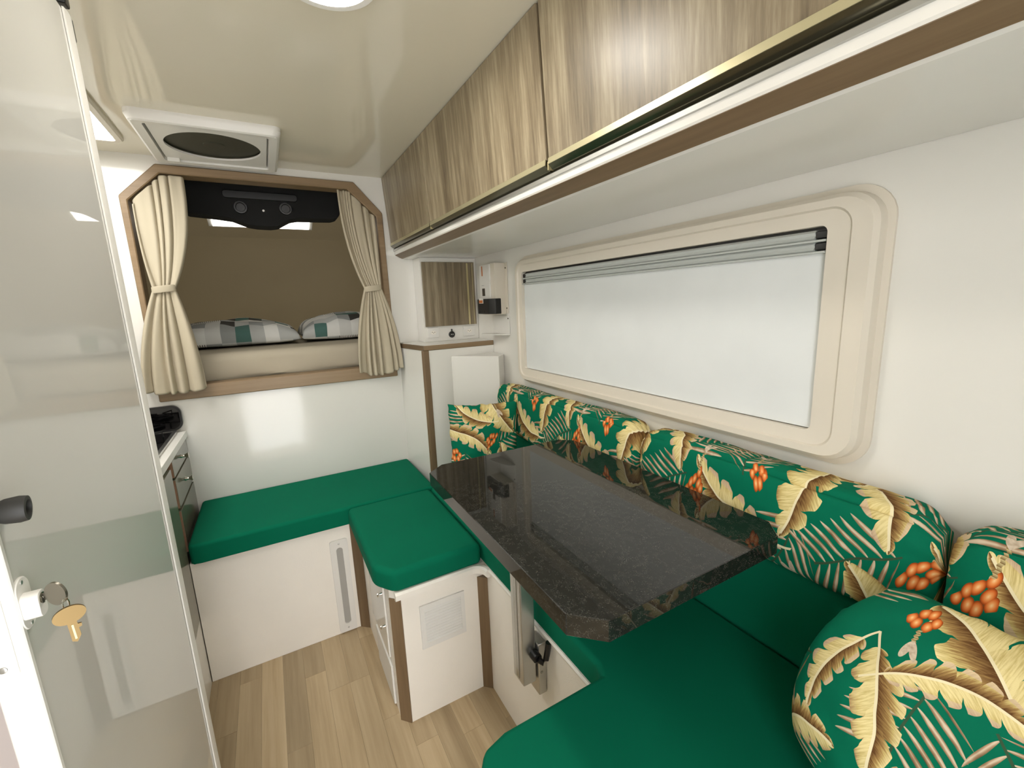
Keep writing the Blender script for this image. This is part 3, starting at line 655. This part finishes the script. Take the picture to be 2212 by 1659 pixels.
ck = thing('cooktop', 'black glass cooktop with its lid raised against the wall', 'cooktop', (-0.52, 1.84, 0.8125))
obj('hob_tray', box(-0.760, -0.352, 1.640, 2.020, 0.8125, 0.820, 0.003), 'glassblack', ck)
obj('hob_rim', plate_hole([(-0.765, 1.635), (-0.345, 1.635), (-0.345, 2.022), (-0.765, 2.022)], [[(-0.755, 1.645), (-0.357, 1.645), (-0.357, 2.016), (-0.755, 2.016)]], 0.8122, 0.8215, 'z'), 'steel', ck)
obj('glass_lid', prism(rrect(-0.770, -0.3255, 0.822, 0.916, 0.03, 8), 2.026, 2.034, 'y', 0.001, 1), 'glassblack', ck)
obj('lid_rim', plate_hole(rrect(-0.772, -0.3235, 0.8205, 0.918, 0.031, 8), [rrect(-0.765, -0.3305, 0.8275, 0.911, 0.026, 8)], 2.023, 2.036, 'y'), 'black', ck)
for bx, by in ((-0.44, 1.92), (-0.44, 1.74), (-0.64, 1.83)):
    bn = obj('burner', lathe((bx, by, 0.820), (0, 0, 1), [(0, 0.042), (0.006, 0.042), (0.010, 0.030), (0.014, 0.028)], 28), 'black', ck)
    for a in range(4):
        ca, sa = math.cos(a*PI/2+0.4), math.sin(a*PI/2+0.4)
        obj('pan_support', tube([(bx+ca*0.015, by+sa*0.015, 0.840), (bx+ca*0.07, by+sa*0.07, 0.840), (bx+ca*0.07, by+sa*0.07, 0.820)], 0.003, 6), 'black', bn)

# ------------------------------------------------------------------ seating bases
YB, YP, XS = 1.656, 1.148, 0.504
fb = thing('storage_bench', 'white storage bench below the bunk wall', 'bench', (0.0, 1.85, 0.0))
obj('base_box', box(KX+0.0008, 0.212, YB, YW-0.001, 0.0, 0.449, 0.001, 1), 'bench', fb)
obj('corner_strip', prism([(0.180, YB-0.001), (0.2115, 1.628), (0.2115, YB-0.001)], 0.0, 0.447, 'z'), 'trim', fb)
sl = thing('strip_light', 'white upright fitting with a long grey slot on the bench front', 'strip light', (0.134, YB, 0.01))
obj('light_frame', plate_hole(rrect(0.103, 0.166, 0.008, 0.394, 0.009, 5), [rrect(0.1235, 0.1465, 0.040, 0.364, 0.0113, 6)], YB-0.009, YB-0.0008, 'y'), 'plastic', sl)
obj('slot_lens', prism(rrect(0.1225, 0.1475, 0.039, 0.365, 0.012, 6), YB-0.004, YB-0.0009, 'y'), 'grey', sl)
for z in (0.024, 0.380): obj('screw', lathe((0.135, YB-0.0088, z), (0, -1, 0), [(0, 0.0036), (0.001, 0.003), (0.0016, 0.001)], 14), 'alu', sl)

pb = thing('dinette_bench', 'white front dinette bench with brown corner strips and a louvred vent', 'bench', (0.36, 1.4, 0.0))
obj('base_box', prism([(0.2125, YB-0.0015), (0.2125, 1.176), (0.238, YP), (0.487, YP), (XS, YP), (XS, YB-0.0015)], 0.0, 0.447, 'z'), 'bench', pb)
obj('corner_strip', prism([(0.2100, 1.1735), (0.2360, 1.1455), (0.2390, 1.1480), (0.2130, 1.1765)], 0.0, 0.420, 'z'), 'trim', pb)
obj('corner_strip', prism([(0.4790, YP-0.0005), (0.5035, 1.1235), (0.5035, YP-0.0005)], 0.0, 0.405, 'z'), 'trim', pb)
# moulded lip that turns the corner into the side bench
path = [V(0.222, YP-0.004, 0), V(0.440, YP-0.004, 0)]
for i in range(7):
    a = PI/2 - i/6*PI/2; path.append(V(0.455 + 0.045*math.cos(a), YP-0.049 + 0.045*math.sin(a), 0))
path.append(V(0.500, 1.096, 0))
sec = [(-0.006, 0.4255), (-0.012, 0.430), (-0.012, 0.446), (-0.006, 0.4515), (0.003, 0.4515), (0.003, 0.4255)]
lo = []
for i, p in enumerate(path):
    d = (path[min(i+1, len(path)-1)] - path[max(i-1, 0)]).normalized(); nrm = V(-d.y, d.x, 0)
    lo.append([p + nrm*s[0] + V(0, 0, s[1]) for s in sec])
vg = None
obj('moulded_lip', rings([[V(q.x, q.y, q.z) for q in l] for l in lo], cap0=True, cap1=True), 'bench', pb, ang=0.6)
vg = obj('vent_grille', plate_hole([(0.289, 0.233), (0.431, 0.233), (0.431, 0.377), (0.289, 0.377)], [[(0.303, 0.248), (0.419, 0.248), (0.419, 0.362), (0.303, 0.362)]], YP-0.005, YP-0.0005, 'y'), 'plastic', pb)
for i in range(12):
    z = 0.2485 + i*0.0095
    obj('slat', prism([(YP-0.0055, z), (YP-0.0008, z+0.0060), (YP-0.0008, z+0.0085), (YP-0.0060, z+0.0022)], 0.303, 0.419, 'x'), 'plastic', vg)
hp = obj('side_hatch', box(0.2050, 0.2122, 1.225, 1.440, 0.012, 0.150, 0.002), 'plastic', pb)
hu = obj('side_door', box(0.2060, 0.2122, 1.240, 1.480, 0.170, 0.425, 0.002), 'white', pb)
for z in (0.388, 0.276): obj('knob', lathe((0.206, 1.252, z), (-1, 0, 0), [(0, 0.004), (0.008, 0.003), (0.012, 0.006), (0.015, 0.005)], 16), 'chrome', hu)

sb = thing('side_bench', 'white side bench under the window behind the table leg', 'bench', (0.7, 1.1, 0.0))
obj('base_box', box(XS+0.0005, XW-0.001, 0.45, 1.788, 0.0, 0.4495, 0.001, 1), 'bench', sb)
obj('top_lip', prism([(XS-0.006, 0.440), (XS-0.008, 0.447), (XS-0.004, 0.4515), (XS+0.010, 0.4515), (XS+0.010, 0.438)], 0.578, 1.095, 'y'), 'bench', sb, ang=0.6)
rb = thing('rear_bench', 'white rear bench in the near foreground', 'bench', (0.5, 0.1, 0.0))
obj('base_box', box(0.235, XW-0.001, YR+0.001, 0.449, 0.0, 0.449, 0.001, 1), 'bench', rb)

# ------------------------------------------------------------------ seat cushions
def seat(name, poly, z0, z1, r, label, org):
    t = prism(poly, z0, z1, 'z'); bmesh.ops.recalc_face_normals(t, faces=t.faces[:])
    up = [e for e in t.edges if e.calc_face_angle(0) > 0.3 and max(v.co.z for v in e.verts) > (z0+z1)/2]
    bev(t, r, 4, up)
    lowe = [e for e in t.edges if len(e.link_faces) == 2 and e.calc_face_angle(0) > 0.5 and all(abs(v.co.z-z0) < 1e-5 for v in e.verts)]
    bev(t, 0.008, 2, lowe)
    return tag(obj(name, t, 'green', origin=org, ang=0.8), label, 'seat cushion', 'plain green seat cushions')
seat('seat_cushion', [(-0.312, 1.650), (-0.290, 1.640), (0.524, 1.640), (0.524, YW-0.003), (-0.312, YW-0.003)], 0.4500, ZS, 0.022, 'long green cushion on the bench below the bunk', (0.1, 1.85, 0.45))
seat('seat_cushion', [(0.178, 1.638), (0.178, 1.205), (0.222, 1.140), (0.497, 1.140), (0.500, 1.638)], 0.4522, ZS-0.001, 0.018, 'green cushion with a clipped corner above the louvred vent', (0.34, 1.4, 0.452))
seat('seat_cushion', [(0.205, YR+0.004), (0.838, YR+0.004), (0.838, 1.786), (0.574, 1.786), (0.526, 1.700), (0.526, 1.636), (0.502, 1.636), (0.502, 0.600), (0.490, 0.575), (0.272, 0.575), (0.228, 0.563), (0.205, 0.530)], 0.4522, ZS, 0.014, 'large green L-shaped cushion below the table and across the foreground', (0.6, 0.6, 0.452))
t = soft_prism([(0.8395, YR+0.004), (XW-0.002, YR+0.004), (XW-0.002, 1.60), (0.8395, 1.60)], 0.4520, 0.7105, 0.012)
tag(obj('back_pad', t, 'green', origin=(0.87, 0.6, 0.452)), 'plain green upright pad between the side seat and the printed bolsters', 'back pad')

# ------------------------------------------------------------------ printed bolsters along the window
def bolster(y0, y1, label, seed):
    L = y1 - y0; x0, x1, z0, z1 = 0.803, 0.897, 0.722, 0.917
    n = 4.2
    per = 0.50
    def fn(u, v):
        y = y0 + L*u
        e = min(u, 1-u)*L; pinch = 1 - 0.30*math.exp(-(e/0.022)**2) - 0.05*math.exp(-(e/0.07)**2)
        if u <= 0.0 or u >= 1.0: pinch *= 0.05
        a = 2*PI*v
        ca, sa = math.cos(a), math.sin(a)
        rx = (abs(ca)**n + abs(sa)**n)**(-1/n)
        hx, hz = (x1-x0)/2, (z1-z0)/2
        xx, zz = ca*rx, sa*rx
        cx, cz = (x0+x1)/2, (z0+z1)/2
        puff = 1 + wav((y*1.0, xx*0.4, zz*0.4), 7.0, 0.035, seed) + wav((y, xx*0.3, zz*0.3), 26.0, 0.018, seed+4)
        seam = 1 - 0.075*math.exp(-((a-2.30)/0.045)**2)
        # gathers at the ends
        if e < 0.06: puff += 0.035*math.sin(a*17+seed)*math.exp(-(e/0.03)**2)
        px = cx + hx*xx*pinch*puff*seam; px = min(px, XW-0.002)
        return V(px, y, cz + hz*zz*pinch*puff*seam + wav((y, 0, 0), 3.5, 0.006, seed))
    bm = uv_grid('bolster', fn, max(40, int(L/0.006)), 96, 'tropic', closed_v=True, uvfn=lambda u, v: (y0 + L*u + seed*0.13, v*per))
    return tag(obj('bolster', bm, 'tropic', origin=(0.85, (y0+y1)/2, z0), ang=1.2), label, 'bolster', 'leaf printed bolsters below the window')
bolster(0.806, 1.620, 'leaf printed bolster farthest along the window, behind the table', 0.0)
bolster(0.204, 0.804, 'leaf printed bolster at the near end of the table', 0.31)
bolster(-0.405, 0.202, 'leaf printed bolster at the right edge of the picture', 0.77)

# ------------------------------------------------------------------ loose printed cushions
def pillow(c, up, nrm, hw, hh, th, label, seed, uvo, name='throw_cushion', mat='tropic', res=110, group='leaf printed throw cushions', uvs=1.0, back=1.0, rnd=0.0, puff=0.42):
    c = Vector(c); up = Vector(up).normalized(); nrm = Vector(nrm); nrm = (nrm - up*nrm.dot(up)).normalized(); rt = up.cross(nrm).normalized()
    bm = bmesh.new(); uvl = bm.loops.layers.uv.new('UVMap')
    G = {}
    for sgn in (1, -1):
        for i in range(res+1):
            for j in range(res+1):
                border = i in (0, res) or j in (0, res)
                if border and sgn < 0: G[(sgn, i, j)] = G[(1, i, j)]; continue
                u, v = 2*i/res-1, 2*j/res-1
                # pinched sides, long corners
                x = u*(1 - 0.055*(1-v*v) ) ; y = v*(1 - 0.055*(1-u*u))
                if rnd: x = u*math.sqrt(1-rnd*v*v); y = v*math.sqrt(1-rnd*u*u)
                h = max(0.0, (1-u*u)*(1-v*v))**puff
                p = c + rt*(x*hw) + up*(y*hh)
                w = wav((u*1.2, v*1.2, sgn*2), 1.6, 0.012, seed) + wav((u, v, sgn), 5.0, 0.004, seed)
                d = (h*th + w*min(1, h*1.6))*(1.0 if sgn > 0 else back)
                if border:
                    d = 0.0; p += (rt*wav((u*3, v*3, 0), 2.0, 0.006, seed) + up*wav((v*3, u*3, 1), 2.0, 0.006, seed))
                G[(sgn, i, j)] = bm.verts.new(p + nrm*(d*sgn))
    for sgn in (1, -1):
        for i in range(res):
            for j in range(res):
                q = [(i, j), (i+1, j), (i+1, j+1), (i, j+1)]
                if sgn < 0: q = q[::-1]
                f = bm.faces.new([G[(sgn, a, b)] for a, b in q])
                for lp, (a, b) in zip(f.loops, q): lp[uvl].uv = (uvo[0] + sgn*a/res*2*hw*uvs, uvo[1] + b/res*2*hh*uvs)
    lowz = min(v.co.z for v in bm.verts)
    return tag(obj(name, bm, mat, origin=(c.x, c.y, lowz), ang=1.3, recalc=False), label, 'cushion' if name == 'throw_cushion' else 'pillow', group)
pillow((0.664, 1.440, 0.705), (0.06, 0.09, 1.0), (-0.28, -0.96, 0.0), 0.131, 0.180, 0.055, 'leaf printed square cushion in the far corner behind the table', 1.3, (0.11, 0.02))
pillow((0.676, 0.105, 0.672), (0.50, -0.20, 0.84), (-0.84, 0.02, 0.50), 0.200, 0.165, 0.070, 'large leaf printed cushion leaning in the near right corner', 2.6, (0.0, 0.0), res=170, rnd=0.36, mat='tropic_big')

# ------------------------------------------------------------------ table
tb = thing('dinette_table', 'black granite table top with clipped corners on a folding aluminium leg', 'table', (0.55, 0.75, 0.28))
TP = [(0.356, 0.398), (0.750, 0.398), (0.787, 0.436), (0.790, 1.045), (0.752, 1.081), (0.370, 1.090), (0.323, 1.052), (0.3135, 0.440)]
obj('table_top', prism(TP, 0.785, 0.820, 'z', 0.0012, 1), 'granite', tb, ang=0.05, wn=False)
lg = obj('leg', box(0.440, 0.478, 0.800, 0.850, 0.318, 0.784, 0.004, 2), 'alu', tb)
obj('leg_groove', box(0.4385, 0.4400, 0.818, 0.832, 0.330, 0.780), 'steel', lg)
obj('top_bracket', box(0.40, 0.62, 0.78, 0.87, 0.775, 0.7848, 0.002), 'alu', tb)
rs = obj('wall_rail', box(0.480, 0.5030, 0.792, 0.840, 0.280, 0.425, 0.002, 1), 'alu', tb)
obj('screw', lathe((0.488, 0.7925, 0.345), (0, -1, 0), [(0, 0.004), (0.002, 0.003)], 14), 'steel', rs)
cl = obj('clamp', cyl((0.470, 0.800, 0.402), (0.470, 0.778, 0.402), 0.012, 20, b=0.002), 'black', tb)
obj('clamp_lever', tube([(0.470, 0.778, 0.402), (0.480, 0.772, 0.392), (0.488, 0.770, 0.400), (0.492, 0.768, 0.424), (0.494, 0.766, 0.446)], 0.0075, 12), 'black', cl)

# ------------------------------------------------------------------ bunk: mattress, pillows, console, lamp
def mat_fn():
    x0, x1, y0, y1, z0, z1 = -0.80, 0.80, 2.110, 2.900, 0.968, 1.092
    t = box(x0, x1, y0, y1, z0, z1); bev(t, 0.035, 5)
    bmesh.ops.subdivide_edges(t, edges=[e for e in t.edges if e.calc_length() > 0.2], cuts=60, use_grid_fill=True)
    for v in t.verts:
        k = max(0.0, 1 - (v.co.y-y0)/0.10)
        v.co.y += k*(0.003*math.sin(v.co.z*150 + v.co.x*11 + 2*math.sin(v.co.x*4)))*min(1.0, max(0.0, (1.075-v.co.z)/0.04))
    return t
tag(obj('mattress', mat_fn(), 'sheet', origin=(0, 2.5, 0.968)), 'mattress under a cream sheet inside the bunk', 'mattress')
pillow((-0.140, 2.560, 1.120), (0.0, 0.99, 0.02), (0.0, -0.02, 0.98), 0.282, 0.200, 0.100, 'patchwork print pillow on the left of the bunk', 5.1, (0.0, 0.0), 'bed_pillow', 'patch', 60, 'patchwork pillows in the bunk', back=0.22, puff=0.30)
pillow((0.395, 2.560, 1.120), (0.0, 0.99, 0.02), (0.0, -0.02, 0.97), 0.250, 0.195, 0.110, 'patchwork print pillow on the right of the bunk', 8.4, (0.41, 0.13), 'bed_pillow', 'patch', 60, 'patchwork pillows in the bunk', back=0.22, puff=0.30)
co = thing('overhead_console', 'black felt overhead console hanging inside the bunk opening', 'console', (0.065, 2.22, 1.79))
pts = [(-0.232, 1.793), (-0.236, 1.665), (-0.222, 1.648), (-0.120, 1.640), (-0.070, 1.634), (-0.040, 1.622), (-0.012, 1.611), (0.020, 1.607), (0.070, 1.606), (0.100, 1.611), (0.125, 1.626), (0.150, 1.640), (0.180, 1.646), (0.320, 1.650), (0.346, 1.658), (0.356, 1.675), (0.358, 1.793)]
obj('console_body', prism(pts, 2.200, 2.300, 'y', 0.006, 2), 'felt', co)
obj('console_slot', prism(rrect(-0.090, 0.185, 1.712, 1.742, 0.012, 5), 2.192, 2.1995, 'y', 0.003, 1), 'black', co)
for cx, cz in ((-0.032, 1.678), (0.135, 1.682)):
    obj('air_outlet', lathe((cx, 2.200, cz), (0, -1, 0), [(0, 0.026), (0.006, 0.024), (0.0062, 0.018), (0.002, 0.016)], 24), 'black', co)
obj('indicator_dot', lathe((0.050, 2.1995, 1.670), (0, -1, 0), [(0, 0.0045), (0.001, 0.004)], 16), 'plastic', co)
bl = thing('bunk_lamp', 'bright white lamp bar behind the black console in the bunk', 'lamp', (0.045, 2.64, 1.70))
def slope(x, s, h):  # point on the sloping bunk ceiling: s metres up the slope, h below it
    d = V(0, -0.934, 0.357); n = V(0, -0.357, -0.934); return V(x, 2.800, 1.642) + d*s + n*h
def slab(x0, x1, s0, s1, h0, h1):
    t = bmesh.new(); vs = [t.verts.new(slope(x, s, h)) for h in (h0, h1) for s in (s0, s1) for x in (x0, x1)]
    for q in ((0,1,3,2), (4,6,7,5), (0,4,5,1), (2,3,7,6), (0,2,6,4), (1,5,7,3)): t.faces.new([vs[i] for i in q])
    bmesh.ops.recalc_face_normals(t, faces=t.faces[:]); return t
obj('lamp_housing', slab(-0.185, 0.280, 0.120, 0.225, 0.001, 0.010), 'plastic', bl)
obj('lamp_diffuser', slab(-0.168, 0.264, 0.133, 0.212, 0.0102, 0.016), 'nooklamp', bl)

# ------------------------------------------------------------------ curtains
def curtain(top, tie, bot, folds, label, seed, tie_y):
    """top / bot: polylines (x,z) across the cloth; tie: (x0,x1,z)"""
    def along(pl, u):
        k = u*(len(pl)-1); i = min(int(k), len(pl)-2); f = k-i
        return pl[i][0]*(1-f)+pl[i+1][0]*f, pl[i][1]*(1-f)+pl[i+1][1]*f
    c = ((tie[0]+tie[1])/2)
    root = thing('curtain', label, 'curtain', (c, 2.0, bot[0][1]), 'tied beige curtains at the bunk')
    def fn(u, v):
        xt, zt = along(top, u); xb, zb = along(bot, u); xm, zm = tie[0]+(tie[1]-tie[0])*u, tie[2]
        if v < 0.5:
            f = v/0.5; e = f**2.4; x = xt*(1-e)+xm*e; z = zt*(1-f)+zm*f; y = 2.040*(1-f)+tie_y*f; w = 0.0100*(1-f)+0.0075*f
        else:
            f = (v-0.5)/0.5; e = 1-(1-f)**1.9; x = xm*(1-e)+xb*e; z = zm*(1-f)+zb*f; y = tie_y - 0.006*f; w = 0.0065*(1-f)+0.0155*f**0.8
        uu = u + 0.045*math.sin(u*11+seed) + 0.02*math.sin(u*23+seed*3) + 0.012*math.sin(v*5+u*9+seed)
        ph = uu*folds*2*PI + seed
        sway = wav((u*6, v*2.2, seed), 1.0, 1.0)
        y += w*(0.75*math.sin(ph) + 0.55*sway + 0.22*math.sin(ph*1.9+1.3+2*v))
        x += 0.20*w*math.cos(ph)
        z += 0.003*math.sin(ph)*(v > 0.9)
        return V(x, min(y, 2.060 if v < 0.35 else 2.026), z)
    bm = uv_grid('cloth', fn, 220, 110, 'curtain', uvfn=lambda u, v: (u, v))
    o = obj('cloth', bm, 'curtain', root, ang=1.4, recalc=False)
    sm = o.modifiers.new('thick', 'SOLIDIFY'); sm.thickness = 0.0015
    hx = (tie[1]-tie[0])/2+0.004
    loops = []
    for k, (dz, g) in enumerate(((-0.012, 0.90), (-0.010, 1.0), (0.010, 1.0), (0.012, 0.90))):
        loops.append([V(c + hx*g*math.cos(a), tie_y + 0.019*g*math.sin(a), tie[2] + dz + 0.004*math.cos(a)) for a in [2*PI*i/32 for i in range(32)]])
    obj('tie_back', rings(loops + [loops[0]]), 'curtain', root, ang=1.0)
    return root
curtain([(-0.352, 1.628), (-0.350, 1.650), (-0.300, 1.700), (-0.262, 1.737), (-0.230, 1.740), (-0.196, 1.740)], (-0.336, -0.272, 1.345),
        [(-0.418, 0.985), (-0.380, 0.972), (-0.330, 0.968), (-0.280, 0.966), (-0.226, 0.974)], 5.5, 'beige curtain tied back on the left of the bunk', 0.4, 2.006)
curtain([(0.328, 1.738), (0.350, 1.738), (0.372, 1.736), (0.410, 1.700), (0.470, 1.642)], (0.394, 0.462, 1.333),
        [(0.336, 0.972), (0.380, 0.954), (0.430, 0.950), (0.480, 0.958), (0.528, 0.974)], 6.5, 'beige curtain tied back on the right of the bunk', 2.1, 2.006)
